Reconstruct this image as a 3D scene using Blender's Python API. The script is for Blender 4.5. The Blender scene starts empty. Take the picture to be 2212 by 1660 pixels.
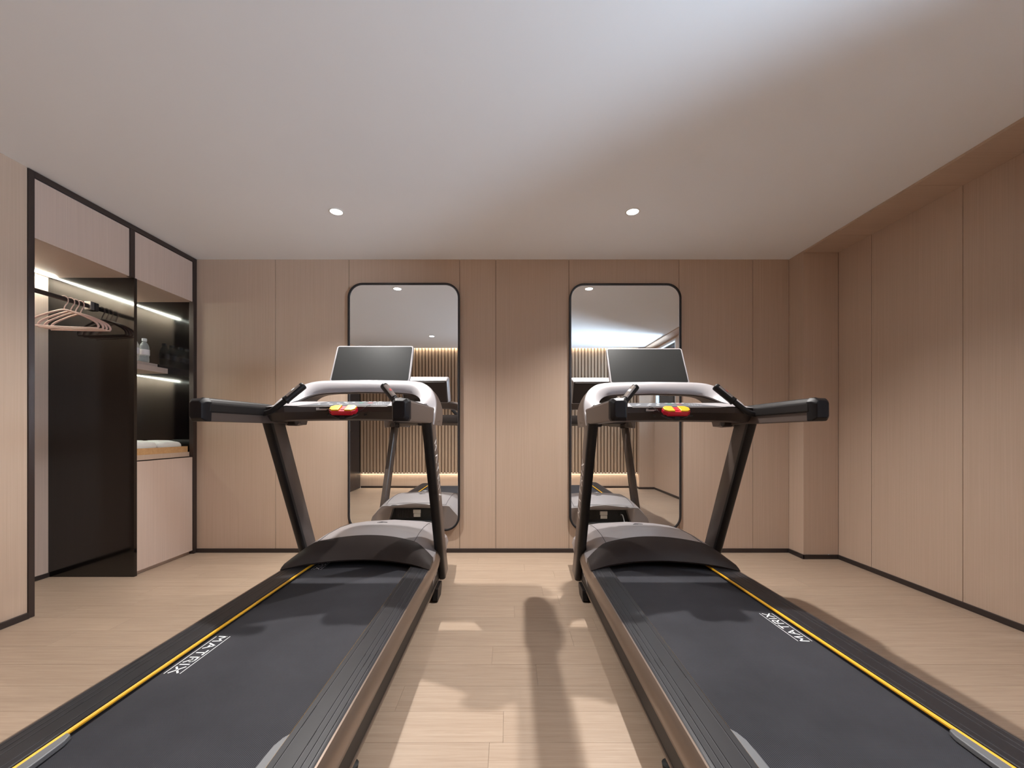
import bpy, bmesh, math, random
from mathutils import Vector, Matrix
random.seed(7)
PI = math.pi
SC = bpy.context.scene
COL = SC.collection

# ------------------------------------------------------------------ camera
cam_d = bpy.data.cameras.new('camera'); cam = bpy.data.objects.new('camera', cam_d); COL.objects.link(cam)
cam.location = (0, 0, 1.0); cam.rotation_euler = (PI/2, 0, 0)
cam_d.sensor_width = 36; cam_d.lens = 900/2212*36
cam_d.shift_x = 6/2212; cam_d.shift_y = 99/2212
cam_d.clip_start = 0.02
SC.camera = cam
# ------------------------------------------------------------------ world, exposure
SC.view_settings.view_transform = 'Standard'; SC.view_settings.look = 'None'
SC.view_settings.gamma = 1; SC.view_settings.use_curve_mapping = False
SC.view_settings.exposure = 0.2
w = bpy.data.worlds.new('daylight'); SC.world = w; w.use_nodes = True
w.node_tree.nodes['Background'].inputs[0].default_value = (0.50, 0.72, 1.0, 1)
w.node_tree.nodes['Background'].inputs[1].default_value = 3.0
SC.cycles.use_denoising = True
SC.cycles.max_bounces = 10; SC.cycles.diffuse_bounces = 6; SC.cycles.glossy_bounces = 6
SC.cycles.sample_clamp_indirect = 6
SC.cycles.caustics_reflective = True

D, XL, XR, ZC = 3.396, -2.55, 2.28, 2.389     # back wall, left wall, right soffit edge, ceiling
XR2 = 2.55                                     # recessed right wall
YB = -0.36                                     # wall behind the camera
def lamp_spot(name, x, y, e, size, blend, col=(1, .965, .925), rad=.02, tilt=0):
    l = bpy.data.lights.new(name, 'SPOT'); l.energy = e; l.spot_size = math.radians(size); l.spot_blend = blend
    l.shadow_soft_size = rad; l.color = col
    o = bpy.data.objects.new(name, l); COL.objects.link(o); o.location = (x, y, ZC - .012); o.rotation_euler.x = math.radians(tilt)
    return o
LAMPS = [(-1.10, 2.65), (.785, 2.65), (-1.15, .57), (.785, .57)]
for i, (x, y) in enumerate(LAMPS):
    lamp_spot('downlight_beam', x, y, 180 if y > 1 else 75, 132 if y > 1 else 88, .9, tilt=-14 if y > 1 else 0)
def lamp_area(name, loc, rot, sx, sy, e, col):
    l = bpy.data.lights.new(name, 'AREA'); l.shape = 'RECTANGLE'; l.size = sx; l.size_y = sy; l.energy = e; l.color = col
    o = bpy.data.objects.new(name, l); COL.objects.link(o); o.location = loc; o.rotation_euler = rot
    return o
# daylight entering through the window of the right wall
lamp_area('window_daylight', (3.65, -1.0, 1.0), (0, PI/2+math.radians(20), math.radians(-32)), 1.9, 3.6, 1220, (.69, .84, 1.0))

# ------------------------------------------------------------------ materials
def nd(nt, typ, **kw):
    n = nt.nodes.new(typ)
    for k, v in kw.items():
        if k in n.inputs.keys(): n.inputs[k].default_value = v
        else: setattr(n, k, v)
    return n
def mk(name, col, rough=.5, metal=0., ior=1.5, emit=None, es=0., trans=0., coat=0., spec=None, noise=0., nscale=40., bump=0., bscale=300.):
    m = bpy.data.materials.new(name); m.use_nodes = True; nt = m.node_tree; b = nt.nodes['Principled BSDF']
    b.inputs['Base Color'].default_value = (*col, 1); b.inputs['Roughness'].default_value = rough
    b.inputs['Metallic'].default_value = metal; b.inputs['IOR'].default_value = ior
    b.inputs['Transmission Weight'].default_value = trans; b.inputs['Coat Weight'].default_value = coat
    if spec is not None: b.inputs['Specular IOR Level'].default_value = spec
    if emit: b.inputs['Emission Color'].default_value = (*emit, 1); b.inputs['Emission Strength'].default_value = es
    tc = nd(nt, 'ShaderNodeTexCoord')
    if noise:
        n = nd(nt, 'ShaderNodeTexNoise', Scale=nscale, Detail=4.); nt.links.new(tc.outputs['Object'], n.inputs['Vector'])
        mx = nd(nt, 'ShaderNodeMix', data_type='RGBA'); nt.links.new(n.outputs['Fac'], mx.inputs[0])
        mx.inputs[6].default_value = (*[c*(1-noise) for c in col], 1); mx.inputs[7].default_value = (*[min(1, c*(1+noise)) for c in col], 1)
        nt.links.new(mx.outputs[2], b.inputs['Base Color'])
    if bump:
        n = nd(nt, 'ShaderNodeTexNoise', Scale=bscale, Detail=2.); nt.links.new(tc.outputs['Object'], n.inputs['Vector'])
        bp = nd(nt, 'ShaderNodeBump', Strength=bump, Distance=.001); nt.links.new(n.outputs['Fac'], bp.inputs['Height'])
        nt.links.new(bp.outputs['Normal'], b.inputs['Normal'])
    return m
def wood(name, a, b_, vec1, vec2, rough=.45, rnd=0.05, spec=.5, figure=None):
    """fine grain from two stretched noises; a, b_ = dark and light colour"""
    m = bpy.data.materials.new(name); m.use_nodes = True; nt = m.node_tree; b = nt.nodes['Principled BSDF']
    tc = nd(nt, 'ShaderNodeTexCoord'); oi = nd(nt, 'ShaderNodeObjectInfo')
    off = nd(nt, 'ShaderNodeVectorMath', operation='SCALE'); nt.links.new(oi.outputs['Random'], off.inputs['Scale']); off.inputs[0].default_value = (37, 53, 71)
    add = nd(nt, 'ShaderNodeVectorMath', operation='ADD'); nt.links.new(tc.outputs['Object'], add.inputs[0]); nt.links.new(off.outputs[0], add.inputs[1])
    facs = []
    for v, det in ((vec1, 3.), (vec2, 5.)):
        mp = nd(nt, 'ShaderNodeMapping'); mp.inputs['Scale'].default_value = v; nt.links.new(add.outputs[0], mp.inputs['Vector'])
        n = nd(nt, 'ShaderNodeTexNoise', Scale=1., Detail=det, Roughness=.6)
        if v is vec2 and figure: n.inputs['Distortion'].default_value = figure
        nt.links.new(mp.outputs[0], n.inputs['Vector']); facs.append(n)
    mid = nd(nt, 'ShaderNodeMix', data_type='FLOAT'); mid.inputs[0].default_value = .5
    nt.links.new(facs[0].outputs['Fac'], mid.inputs[2]); nt.links.new(facs[1].outputs['Fac'], mid.inputs[3])
    cr = nd(nt, 'ShaderNodeValToRGB'); cr.color_ramp.elements[0].position = .34; cr.color_ramp.elements[1].position = .66
    cr.color_ramp.elements[0].color = (*a, 1); cr.color_ramp.elements[1].color = (*b_, 1)
    nt.links.new(mid.outputs[0], cr.inputs[0])
    hv = nd(nt, 'ShaderNodeHueSaturation'); nt.links.new(cr.outputs[0], hv.inputs['Color'])
    mr = nd(nt, 'ShaderNodeMapRange'); nt.links.new(oi.outputs['Random'], mr.inputs[0]); mr.inputs[3].default_value = 1-rnd; mr.inputs[4].default_value = 1+rnd
    nt.links.new(mr.outputs[0], hv.inputs['Value']); nt.links.new(hv.outputs[0], b.inputs['Base Color'])
    b.inputs['Roughness'].default_value = rough; b.inputs['Specular IOR Level'].default_value = spec
    bp = nd(nt, 'ShaderNodeBump', Strength=.12, Distance=.0006); nt.links.new(mid.outputs[0], bp.inputs['Height']); nt.links.new(bp.outputs[0], b.inputs['Normal'])
    return m
M = {}
M['panel'] = wood('wall_veneer', (.50, .375, .285), (.575, .44, .348), (420, 420, 2.2), (170, 170, 1.1), rough=.48, rnd=.015, spec=.35)
M['panel_pale'] = wood('cabinet_veneer', (.52, .40, .335), (.60, .47, .40), (420, 420, 2.2), (170, 170, 1.1), rough=.5, rnd=.02, spec=.3)
M['panel_h'] = wood('soffit_veneer', (.50, .375, .285), (.575, .44, .348), (2.2, 420, 420), (.8, 95, 95), rough=.48, rnd=.02, spec=.35)
M['floor'] = wood('oak_plank', (.345, .25, .182), (.45, .345, .26), (7, 420, 20), (2.2, 62, 5), rough=.42, rnd=.035, figure=1.4, spec=.4)
M['slat'] = wood('slat_veneer', (.42, .30, .21), (.52, .385, .28), (300, 300, 2.2), (90, 90, .8), rough=.5, rnd=.03, spec=.3)
M['seam'] = mk('seam_dark', (.030, .019, .013), .8)
M['slatback'] = mk('slat_backing', (.20, .125, .075), .7)
M['seam_floor'] = mk('floor_seam', (.20, .13, .09), .8)
M['ceiling'] = mk('ceiling_paint', (.88, .91, .95), .9, noise=.01, nscale=3.)
M['base'] = mk('baseboard_bronze', (.045, .034, .032), .35, .3)
M['bronze'] = mk('cabinet_frame_bronze', (.055, .040, .036), .35, .4)
M['glass_black'] = mk('dark_glass_panel', (.003, .0022, .0025), .09, ior=1.64, bump=.02, bscale=60.)
M['led'] = mk('led_diffuser', (1, 1, 1), .5, emit=(.93, 1.0, .86), es=105.)
M['led_warm'] = mk('warm_led_diffuser', (1, 1, 1), .5, emit=(1.0, .90, .74), es=24.)
M['lens'] = mk('downlight_lens', (1, 1, 1), .5, emit=(1, .98, .95), es=14.)
M['white'] = mk('white_plastic', (.75, .75, .74), .45)
M['mirror'] = mk('mirror_silvering', (.90, .915, .91), .0, 1.0)
M['mirror_frame'] = mk('mirror_frame_black', (.022, .020, .022), .3, .2)
M['edge'] = mk('mirror_edge', (.20, .21, .23), .25, .6)
M['door'] = mk('dark_door_lacquer', (.035, .028, .028), .35, noise=.1)
M['winframe'] = mk('window_frame_white', (.6, .62, .65), .4)
M['glass'] = mk('window_glass', (1, 1, 1), .02, trans=1., ior=1.1)
def thin_glass():
    m = bpy.data.materials.new('thin_window_glass'); m.use_nodes = True; nt = m.node_tree; nt.nodes.clear()
    o = nd(nt, 'ShaderNodeOutputMaterial'); t = nd(nt, 'ShaderNodeBsdfTransparent'); g = nd(nt, 'ShaderNodeBsdfGlossy'); g.inputs['Roughness'].default_value = .02
    fr = nd(nt, 'ShaderNodeFresnel', IOR=1.45); mx = nd(nt, 'ShaderNodeMixShader')
    nt.links.new(fr.outputs[0], mx.inputs[0]); nt.links.new(t.outputs[0], mx.inputs[1]); nt.links.new(g.outputs[0], mx.inputs[2]); nt.links.new(mx.outputs[0], o.inputs[0])
    return m
M['glass'] = thin_glass()
M['silver'] = mk('silver_shell_plastic', (.36, .34, .352), .38, .2, spec=.4)
M['silver_w'] = mk('cover_grey_plastic', (.36, .335, .345), .38, .2, spec=.4)
M['shell_dark'] = mk('dark_shell_plastic', (.042, .033, .031), .48, .05, spec=.3, bump=.1, bscale=900.)
M['shell_brown'] = mk('bronze_shell_plastic', (.105, .080, .070), .42, .2, spec=.35)
M['upright'] = mk('upright_metallic_bronze', (.090, .070, .062), .38, .3, spec=.4)
M['band'] = mk('side_band_bronze', (.22, .165, .13), .33, .55)
M['frame_black'] = mk('frame_black_steel', (.012, .010, .010), .45, spec=.3)
M['pad'] = mk('pad_black_rubber', (.011, .009, .009), .5, spec=.25, bump=.15, bscale=500.)
M['cap'] = mk('end_cap_black', (.010, .008, .009), .5, spec=.22)
M['rail'] = mk('rail_black_plastic', (.019, .0185, .022), .42, spec=.35, noise=.18, nscale=14., bump=.06, bscale=800.)
M['scuff_highlight'] = mk('scuffed_groove_highlight', (.11, .11, .12), .5)  # pale grey for scuffs and for the highlight painted along groove edges
M['guard'] = mk('guard_grey_plastic', (.15, .155, .165), .45)
M['yellow'] = mk('yellow_strip', (.95, .50, .03), .35)
M['print'] = mk('white_print', (.80, .82, .84), .5)
M['print_g'] = mk('grey_print', (.78, .74, .72), .5, 0)
M['screen'] = mk('screen_glass', (.017, .018, .018), .30, ior=1.5)
M['key'] = mk('keypad_grey', (.10, .105, .12), .35)
M['green'] = mk('button_green', (.05, .30, .22), .4)
M['redbtn'] = mk('button_red', (.55, .10, .10), .4)
M['red'] = mk('stop_red', (.60, .006, .03), .28, coat=.4)
M['yel2'] = mk('stop_yellow', (.80, .42, .01), .3, coat=.4)
M['black'] = mk('matte_black', (.012, .012, .012), .6)
M['plate'] = mk('pulse_plate_steel', (.36, .31, .28), .32, .7)
M['cable'] = mk('power_cable_grey', (.45, .47, .5), .4)
M['sticker'] = mk('cream_sticker', (.62, .58, .52), .6)
M['hanger'] = mk('hanger_pink_plastic', (.66, .44, .38), .38)
M['tray'] = wood('tray_oak', (.48, .27, .12), (.60, .37, .18), (3, 90, 90), (2, 30, 30), rough=.5)
M['pet'] = mk('bottle_clear', (.93, .97, .96), .06, trans=.75, ior=1.33)
M['water_label'] = mk('bottle_label', (.80, .74, .72), .5)
M['towel'] = mk('towel_cotton', (.74, .74, .72), .95, bump=.8, bscale=260.)
# running belt: fine lengthwise ribs
def belt_mat():
    m = mk('belt_rubber', (.040, .040, .044), .7, spec=.08); nt = m.node_tree; b = nt.nodes['Principled BSDF']
    tc = nd(nt, 'ShaderNodeTexCoord')
    wv = nd(nt, 'ShaderNodeTexWave', Scale=1., wave_type='BANDS', bands_direction='X')
    mp = nd(nt, 'ShaderNodeMapping'); mp.inputs['Scale'].default_value = (72, 1, 1)
    nt.links.new(tc.outputs['Object'], mp.inputs[0]); nt.links.new(mp.outputs[0], wv.inputs[0])
    w2 = nd(nt, 'ShaderNodeTexWave', Scale=1., wave_type='BANDS', bands_direction='Y')
    mp2 = nd(nt, 'ShaderNodeMapping'); mp2.inputs['Scale'].default_value = (1, 90, 1)
    nt.links.new(tc.outputs['Object'], mp2.inputs[0]); nt.links.new(mp2.outputs[0], w2.inputs[0])
    mul = nd(nt, 'ShaderNodeMath', operation='MULTIPLY'); nt.links.new(wv.outputs['Fac'], mul.inputs[0])
    mr = nd(nt, 'ShaderNodeMapRange'); nt.links.new(w2.outputs['Fac'], mr.inputs[0]); mr.inputs[3].default_value = .7; nt.links.new(mr.outputs[0], mul.inputs[1])
    ns = nd(nt, 'ShaderNodeTexNoise', Scale=3., Detail=4.); nt.links.new(tc.outputs['Object'], ns.inputs[0])
    cr = nd(nt, 'ShaderNodeMix', data_type='RGBA'); nt.links.new(mul.outputs[0], cr.inputs[0])
    cr.inputs[6].default_value = (.015, .015, .018, 1); cr.inputs[7].default_value = (.082, .082, .094, 1)
    hv = nd(nt, 'ShaderNodeHueSaturation'); nt.links.new(cr.outputs[2], hv.inputs['Color'])
    m2 = nd(nt, 'ShaderNodeMapRange'); nt.links.new(ns.outputs['Fac'], m2.inputs[0]); m2.inputs[1].default_value = .3; m2.inputs[2].default_value = .7; m2.inputs[3].default_value = .82; m2.inputs[4].default_value = 1.15
    nt.links.new(m2.outputs[0], hv.inputs['Value']); nt.links.new(hv.outputs[0], b.inputs['Base Color'])
    bp = nd(nt, 'ShaderNodeBump', Strength=.35, Distance=.0006); nt.links.new(mul.outputs[0], bp.inputs['Height']); nt.links.new(bp.outputs[0], b.inputs['Normal'])
    return m
M['belt'] = belt_mat()

# ------------------------------------------------------------------ mesh helpers
ORG = Vector((0, 0, 0))
def obj(name, bm, mat, parent=None, bevel=0., seg=2, angle=32, smooth=True):
    bmesh.ops.remove_doubles(bm, verts=bm.verts, dist=1e-6)
    bmesh.ops.recalc_face_normals(bm, faces=bm.faces)
    if ORG.length: bmesh.ops.translate(bm, verts=bm.verts, vec=-ORG)
    lim = math.radians(angle)
    for f in bm.faces: f.smooth = smooth
    for e in bm.edges:
        if len(e.link_faces) == 2 and e.calc_face_angle(0) > lim: e.smooth = False
    me = bpy.data.meshes.new(name); bm.to_mesh(me); bm.free()
    me.materials.append(mat)
    o = bpy.data.objects.new(name, me); COL.objects.link(o)
    if parent: o.parent = parent
    if bevel:
        b = o.modifiers.new('bevel', 'BEVEL'); b.width = bevel; b.segments = seg; b.limit_method = 'ANGLE'; b.angle_limit = math.radians(30); b.harden_normals = True
    return o
def tag(o, label, cat, group=None):
    o['label'] = label; o['category'] = cat
    if group: o['group'] = group
    return o
def struct(name, bm, mat, **k):
    o = obj(name, bm, mat, **k); o['kind'] = 'structure'; return o
def empty(name, loc, label=None, cat=None, group=None, rot=(0, 0, 0)):
    o = bpy.data.objects.new(name, None); COL.objects.link(o); o.location = loc; o.rotation_euler = rot; o.empty_display_size = .05
    if label: tag(o, label, cat, group)
    return o
def B(): return bmesh.new()
def addm(bm, vs, fs):
    v = [bm.verts.new(p) for p in vs]
    for f in fs:
        try: bm.faces.new([v[i] for i in f])
        except ValueError: pass
def box(bm, x0, x1, y0, y1, z0, z1):
    vs = [(x, y, z) for x in (x0, x1) for y in (y0, y1) for z in (z0, z1)]
    addm(bm, vs, [(0, 1, 3, 2), (4, 6, 7, 5), (0, 4, 5, 1), (2, 3, 7, 6), (0, 2, 6, 4), (1, 5, 7, 3)]); return bm
def bx(*a): return box(B(), *a)
def prism(bm, pts, ax, a, b):
    """pts 2-D in the other two axes (x,y,z order), extruded on ax from a to b"""
    def P(p, t):
        l = list(p); l.insert(ax, t); return tuple(l)
    n = len(pts); vs = [P(p, a) for p in pts]+[P(p, b) for p in pts]
    fs = [tuple(range(n)), tuple(range(n, 2*n))[::-1]]+[(i, (i+1) % n, n+(i+1) % n, n+i) for i in range(n)]
    addm(bm, vs, fs); return bm
def loft(bm, rings, closed=True, cap=True):
    n = len(rings[0]); vs = [p for r in rings for p in r]; fs = []
    for k in range(len(rings)-1):
        for i in range(n if closed else n-1):
            j = (i+1) % n; fs.append((k*n+i, k*n+j, (k+1)*n+j, (k+1)*n+i))
    if cap and closed: fs += [tuple(range(n))[::-1], tuple(range((len(rings)-1)*n, len(rings)*n))]
    addm(bm, vs, fs); return bm
def smooth_path(pts, sub=6):
    pts = [Vector(p) for p in pts]; out = []
    for i in range(len(pts)-1):
        p0 = pts[max(0, i-1)]; p1 = pts[i]; p2 = pts[i+1]; p3 = pts[min(len(pts)-1, i+2)]
        for k in range(sub):
            t = k/sub
            out.append(.5*((2*p1)+(-p0+p2)*t+(2*p0-5*p1+4*p2-p3)*t*t+(-p0+3*p1-3*p2+p3)*t**3))
    out.append(pts[-1]); return out
def tube(bm, pts, r, seg=12, arc=None, up=(0, 0, 1), flat=1.):
    """r number or list; arc=(a0,a1) makes an open strip; angle 0 is along `up`"""
    pts = [Vector(p) for p in pts]; n = len(pts); rs = r if isinstance(r, (list, tuple)) else [r]*n
    rings = []; ref = Vector(up)
    for i in range(n):
        t = (pts[min(i+1, n-1)]-pts[max(i-1, 0)]).normalized()
        a = (ref-t*ref.dot(t)).normalized(); b = t.cross(a); ref = a
        rng = [2*PI*k/seg for k in range(seg)] if arc is None else [arc[0]+(arc[1]-arc[0])*k/(seg-1) for k in range(seg)]
        rings.append([tuple(pts[i]+(a*math.cos(q)+b*math.sin(q)*flat)*rs[i]) for q in rng])
    loft(bm, rings, closed=arc is None, cap=arc is None); return bm
def lathe(bm, prof, c=(0, 0, 0), seg=20, axis=2):
    rings = []
    for r, h in prof:
        ring = []
        for k in range(seg):
            q = 2*PI*k/seg; p = [r*math.cos(q), r*math.sin(q)]; p.insert(axis, h); ring.append((p[0]+c[0], p[1]+c[1], p[2]+c[2]))
        rings.append(ring)
    loft(bm, rings); return bm
def rrect(w, h, r, n=6):
    out = []
    for cx, cy, a0 in ((w/2-r, h/2-r, 0), (-w/2+r, h/2-r, PI/2), (-w/2+r, -h/2+r, PI), (w/2-r, -h/2+r, 3*PI/2)):
        for k in range(n+1):
            a = a0+PI/2*k/n; out.append((cx+r*math.cos(a), cy+r*math.sin(a)))
    return out
GL = {'M': (.95, [[(0, 0), (.06, 1), (.475, .42), (.89, 1), (.95, 0)]]), 'A': (.95, [[(0, 0), (.475, 1), (.95, 0)]]), 'a': (.95, [[(0, 0), (.475, 1), (.95, 0)], [(.36, .36), (.60, .36)]]),
      'T': (.8, [[(0, 1), (.8, 1)], [(.4, 1), (.4, 0)]]), 'R': (.8, [[(0, 0), (0, 1), (.6, 1), (.76, .86), (.76, .66), (.6, .52), (.25, .52)], [(.42, .52), (.82, 0)]]),
      'I': (.0, [[(0, 0), (0, 1)]]), 'X': (.9, [[(0, 0), (.9, 1)], [(0, 1), (.9, 0)]]), '7': (.7, [[(0, 1), (.7, 1), (.25, 0)]])}
def strokes(bm, word, origin, rd, up, h, wf, gap, th, slant=0.):
    """word drawn as flat strokes; rd, up unit vectors; h height, wf width factor"""
    o = Vector(origin); rd = Vector(rd); up = Vector(up); x = 0
    for ch in word:
        wd, ls = GL[ch]
        for l in ls:
            pp = [o+rd*((x+p[0]*wf+slant*p[1])*h)+up*(p[1]*h) for p in l]
            for a, b in zip(pp[:-1], pp[1:]):
                d = (b-a).normalized(); n = d.cross(rd.cross(up)).normalized()*th/2
                a2, b2 = a-d*th*.3, b+d*th*.3
                addm(bm, [tuple(a2+n), tuple(b2+n), tuple(b2-n), tuple(a2-n)], [(0, 1, 2, 3)])
        x += wd*wf+gap
    return bm

def letters(word, origin, rd, up, h, wf, gap, th, mat, parent):
    x = 0
    for ch in word:
        b = bmesh.new(); strokes(b, ch, Vector(origin)+Vector(rd)*x*h, rd, up, h, wf, gap, th)
        obj('letter', b, mat, parent); x += GL[ch][0]*wf+gap

# ================================================================== ROOM
# floor: oak-look planks laid across the room
fb = bx(-3.16, 2.56, -.42, 3.42, -.03, -.0035)
floor = struct('floor', fb, M['seam_floor'])
PW, PL = .1475, 1.22
SEAM = {0: -.020, 1: -.407, 2: .113, 3: -.075, 4: .30, -1: -.063}
random.seed(3)
for k in range(-12, 14):
    y0 = 1.331+PW*k; y1 = y0+PW
    y0c, y1c = max(y0, -.415), min(y1, 3.40)
    if y1c-y0c < .02: continue
    s = SEAM.get(k, random.uniform(-.6, .6))
    x = s-PL*4
    while x < 2.56:
        a, b = max(x, -3.155), min(x+PL, 2.555)
        if b-a > .02:
            obj('plank', bx(a+.0004, b-.0004, y0c+.0004, y1c-.0004, -.004, 0.), M['floor'], floor)
        x += PL
ceil = B(); prism(ceil, [(YB+.03, ZC), (3.45, ZC), (3.45, ZC+.10), (YB-.10, ZC+.10), (YB-.10, ZC+.06), (YB+.03, ZC+.06)], 0, -3.2, 2.6)
struct('ceiling', ceil, M['ceiling'])
# back wall of seamed veneer panels
wb = bx(-3.2, 2.6, D+.012, D+.07, 0, ZC); wall_back = struct('wall_back', wb, M['seam'])
xs = [(p-1100)*D/900 for p in (424, 595, 754, 993, 1071, 1229, 1467, 1626, 1705)]
xs[-1] = XR+.0
def panels_y(parent, xs, y0, y1, z0, z1, mat, g=.0016):
    for a, b in zip(xs[:-1], xs[1:]):
        obj('panel', bx(a+g, b-g, y0, y1, z0, z1), mat, parent)
panels_y(wall_back, xs, D, D+.012, .033, ZC, M['panel'])
struct('baseboard_back', bx(XL, XR, D-.010, D+.012, 0, .033), M['base'], bevel=.002)
# right wall: return beside the back wall, recess, panels, soffit
wr = struct('wall_right', bx(XR2+.012, XR2+.06, 1.9, D+.02, 0, ZC), M['seam'])
obj('panel', bx(XR, XR+.27, 3.228, D+.0, .033, ZC-.0005), M['panel'], wr)
ys = [1.90, 2.342, 2.933, 3.2265]
for a, b in zip(ys[:-1], ys[1:]):
    obj('panel', bx(XR2, XR2+.012, a+.0016, b-.0016, .033, 2.376), M['panel'], wr)
obj('panel', bx(2.445, XR2+.012, 1.886, 1.899, .033, 2.376), M['panel'], wr)
tr = struct('trim_1', bx(XR+.006, XR2+.05, YB, 3.228, 2.3765, ZC-.0005), M['seam'])
for a, b in zip([YB, .57, 1.16, 1.75, 2.342, 2.933], [.57, 1.16, 1.75, 2.342, 2.933, 3.2275]):
    obj('panel', bx(XR, XR2+.05, a+.001, b-.001, 2.3745, ZC-.001), M['panel_h'], tr)
struct('baseboard_right', box(box(box(B(), XR2-.010, XR2+.012, 1.9, 3.228, 0, .033), XR-.010, XR2, 3.217, 3.228, 0, .033), XR-.010, XR+.0, 3.217, D-.01, 0, .033), M['base'], bevel=.002)
# nearer part of the right wall, with the window (seen in the mirrors)
XN, WZ0, WZ1 = 2.445, 1.20, 2.35
WINS = [(-.22, .62)]
WY0, WY1 = WINS[0]
def bay(y0, y1, z0, z1): return box(B(), XN+.012, XN+.07, y0, y1, z0, z1)
wnb = B()
for y0, y1, z0, z1 in ((YB, 1.886, 0, WZ0), (YB, 1.886, WZ1, ZC), (YB, WINS[0][0], WZ0, WZ1), (WINS[0][1], 1.886, WZ0, WZ1)):
    box(wnb, XN+.012, XN+.07, y0, y1, z0, z1)
wn = struct('wall_right_near', wnb, M['seam'])
for a, b, z0, z1 in ((YB, .68, .033, WZ0), (.68, 1.28, .033, WZ0), (1.28, 1.886, .033, WZ0), (YB, .68, WZ1, 2.376), (.68, 1.28, WZ1, 2.376), (1.28, 1.886, WZ1, 2.376),
                     (YB, WINS[0][0], WZ0, WZ1), (WINS[0][1], 1.886, WZ0, WZ1)):
    obj('panel', bx(XN, XN+.05, a+.0012, b-.0012, z0, z1), M['panel'], wn)
struct('baseboard_near', bx(XN-.010, XN+.01, YB+.09, 1.886, 0, .033), M['base'], bevel=.002)
for wi, (wa, wb2) in enumerate(WINS):
    mid = (wa+wb2)/2
    win = struct('window_%d' % (wi+1), bx(XN, XN+.07, wa, wb2, WZ0-.02, WZ0+.02), M['winframe'], bevel=.002)
    for q in ((wa, wb2, WZ1-.03, WZ1), (wa, wa+.03, WZ0+.02, WZ1-.03), (wb2-.03, wb2, WZ0+.02, WZ1-.03)):
        obj('window_frame', bx(XN, XN+.06, *q), M['winframe'], win, bevel=.002)
    for a, b in ((wa+.03, wb2-.03),):
        obj('pane', bx(XN+.030, XN+.034, a, b, WZ0+.02, WZ1-.03), M['glass'], win)
# pillar in the corner behind the camera
pil = struct('pillar', bx(2.19, 2.50, YB-.04, YB+.09, .033, 2.376), M['panel'])
struct('baseboard_pillar', bx(2.182, 2.445, YB-.04, YB+.098, 0, .033), M['base'])
# fluted wall behind the camera
wf = struct('wall_front', bx(-3.2, 2.6, YB-.10, YB-.065, 0, ZC+.06), M['panel'])
obj('panel', bx(XL, 2.19, YB-.065, YB-.03, .262, ZC+.058), M['slatback'], wf)
x = XL+.01; k = 0
while x+.036 < 2.185:
    obj('slat', bx(x, x+.040, YB-.03, YB-.008, .262, ZC+.058), M['slat'], wf, bevel=.004, seg=1)
    x += .0556
struct('baseboard_front', bx(XL, 2.19, YB-.066, YB-.050, 0, .033), M['base'])
struct('trim_2', bx(XL, 2.19, YB-.060, YB-.040, .2595, .2612), M['led_warm'])
struct('trim_3', bx(XL, 2.19, YB+.020, YB+.029, ZC+.022, ZC+.040), M['led_warm'])
struct('trim_4', bx(XL-.06, XL-.001, YB-.064, YB+.0295, ZC+.001, ZC+.059), M['ceiling'])
struct('trim_5', bx(2.191, 2.25, YB-.064, YB+.0295, ZC+.001, ZC+.059), M['ceiling'])
struct('trim_6', bx(XL, 2.189, YB-.030, YB-.006, .249, .2615), M['slat'])
# left wall in front of the built-in wardrobe
wl = struct('wall_left', bx(XL-.07, XL-.014, YB-.06, 2.205, 0, ZC), M['seam'])
for a, b in ((.26, 1.02), (1.02, 1.62), (1.62, 2.205)):
    obj('panel', bx(XL-.014, XL, a+.0014, b-.0014, .033, ZC), M['panel'], wl)
obj('panel', bx(XL-.014, XL, YB-.06, .258, 2.20, ZC), M['panel'], wl)
struct('baseboard_left', bx(XL-.014, XL+.012, .26, 2.205, 0, .033), M['base'], bevel=.002)
dr = struct('door_1', bx(XL-.014, XL+.004, YB+.02, .255, .005, 2.198), M['door'], bevel=.002)
hd = B(); tube(hd, smooth_path([(XL+.004, .20, .96), (XL+.045, .20, .96), (XL+.05, .19, .96), (XL+.05, .09, .96)], 3), .008, 8)
obj('door_handle', hd, M['bronze'], dr)

# ------------------------------------------------------------------ mirrors
def mirror(px0, px1, py0, py1, label):
    k = D/900; x0, x1 = (px0-1100)*k, (px1-1100)*k; z1, z0 = 1-(py0-929)*k, 1-(py1-929)*k
    cx, cz, W_, H_ = (x0+x1)/2, (z0+z1)/2, x1-x0, z1-z0
    root = empty('wall_mirror', (cx, D, cz), label, 'mirror')
    def ring(w_, h_, r_, y): return [(a, y, b) for a, b in rrect(w_, h_, r_, 10)]
    fr = B(); loft(fr, [ring(W_, H_, .118, 0), ring(W_, H_, .118, -.030), ring(W_-.024, H_-.024, .106, -.030), ring(W_-.024, H_-.024, .106, -.022)], cap=False)
    obj('mirror_frame', fr, M['mirror_frame'], root)
    ed = B(); loft(ed, [ring(W_-.0235, H_-.0235, .106, -.0222), ring(W_-.034, H_-.034, .101, -.0218)], cap=False)
    obj('bevel_edge', ed, M['edge'], root)
    gl = B(); addm(gl, ring(W_-.0335, H_-.0335, .101, -.0219)+ring(W_-.0335, H_-.0335, .101, -.012), [tuple(range(44)), tuple(range(44, 88))[::-1]]+[(i, (i+1) % 44, 44+(i+1) % 44, 44+i) for i in range(44)])
    obj('mirror_glass', gl, M['mirror'], root, smooth=False)
mirror(754, 994, 614, 1146, 'tall rounded wall mirror behind the treadmill nearer the wardrobe')
mirror(1229, 1469, 615, 1146, 'tall rounded wall mirror behind the treadmill nearer the panelled recess')

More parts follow.
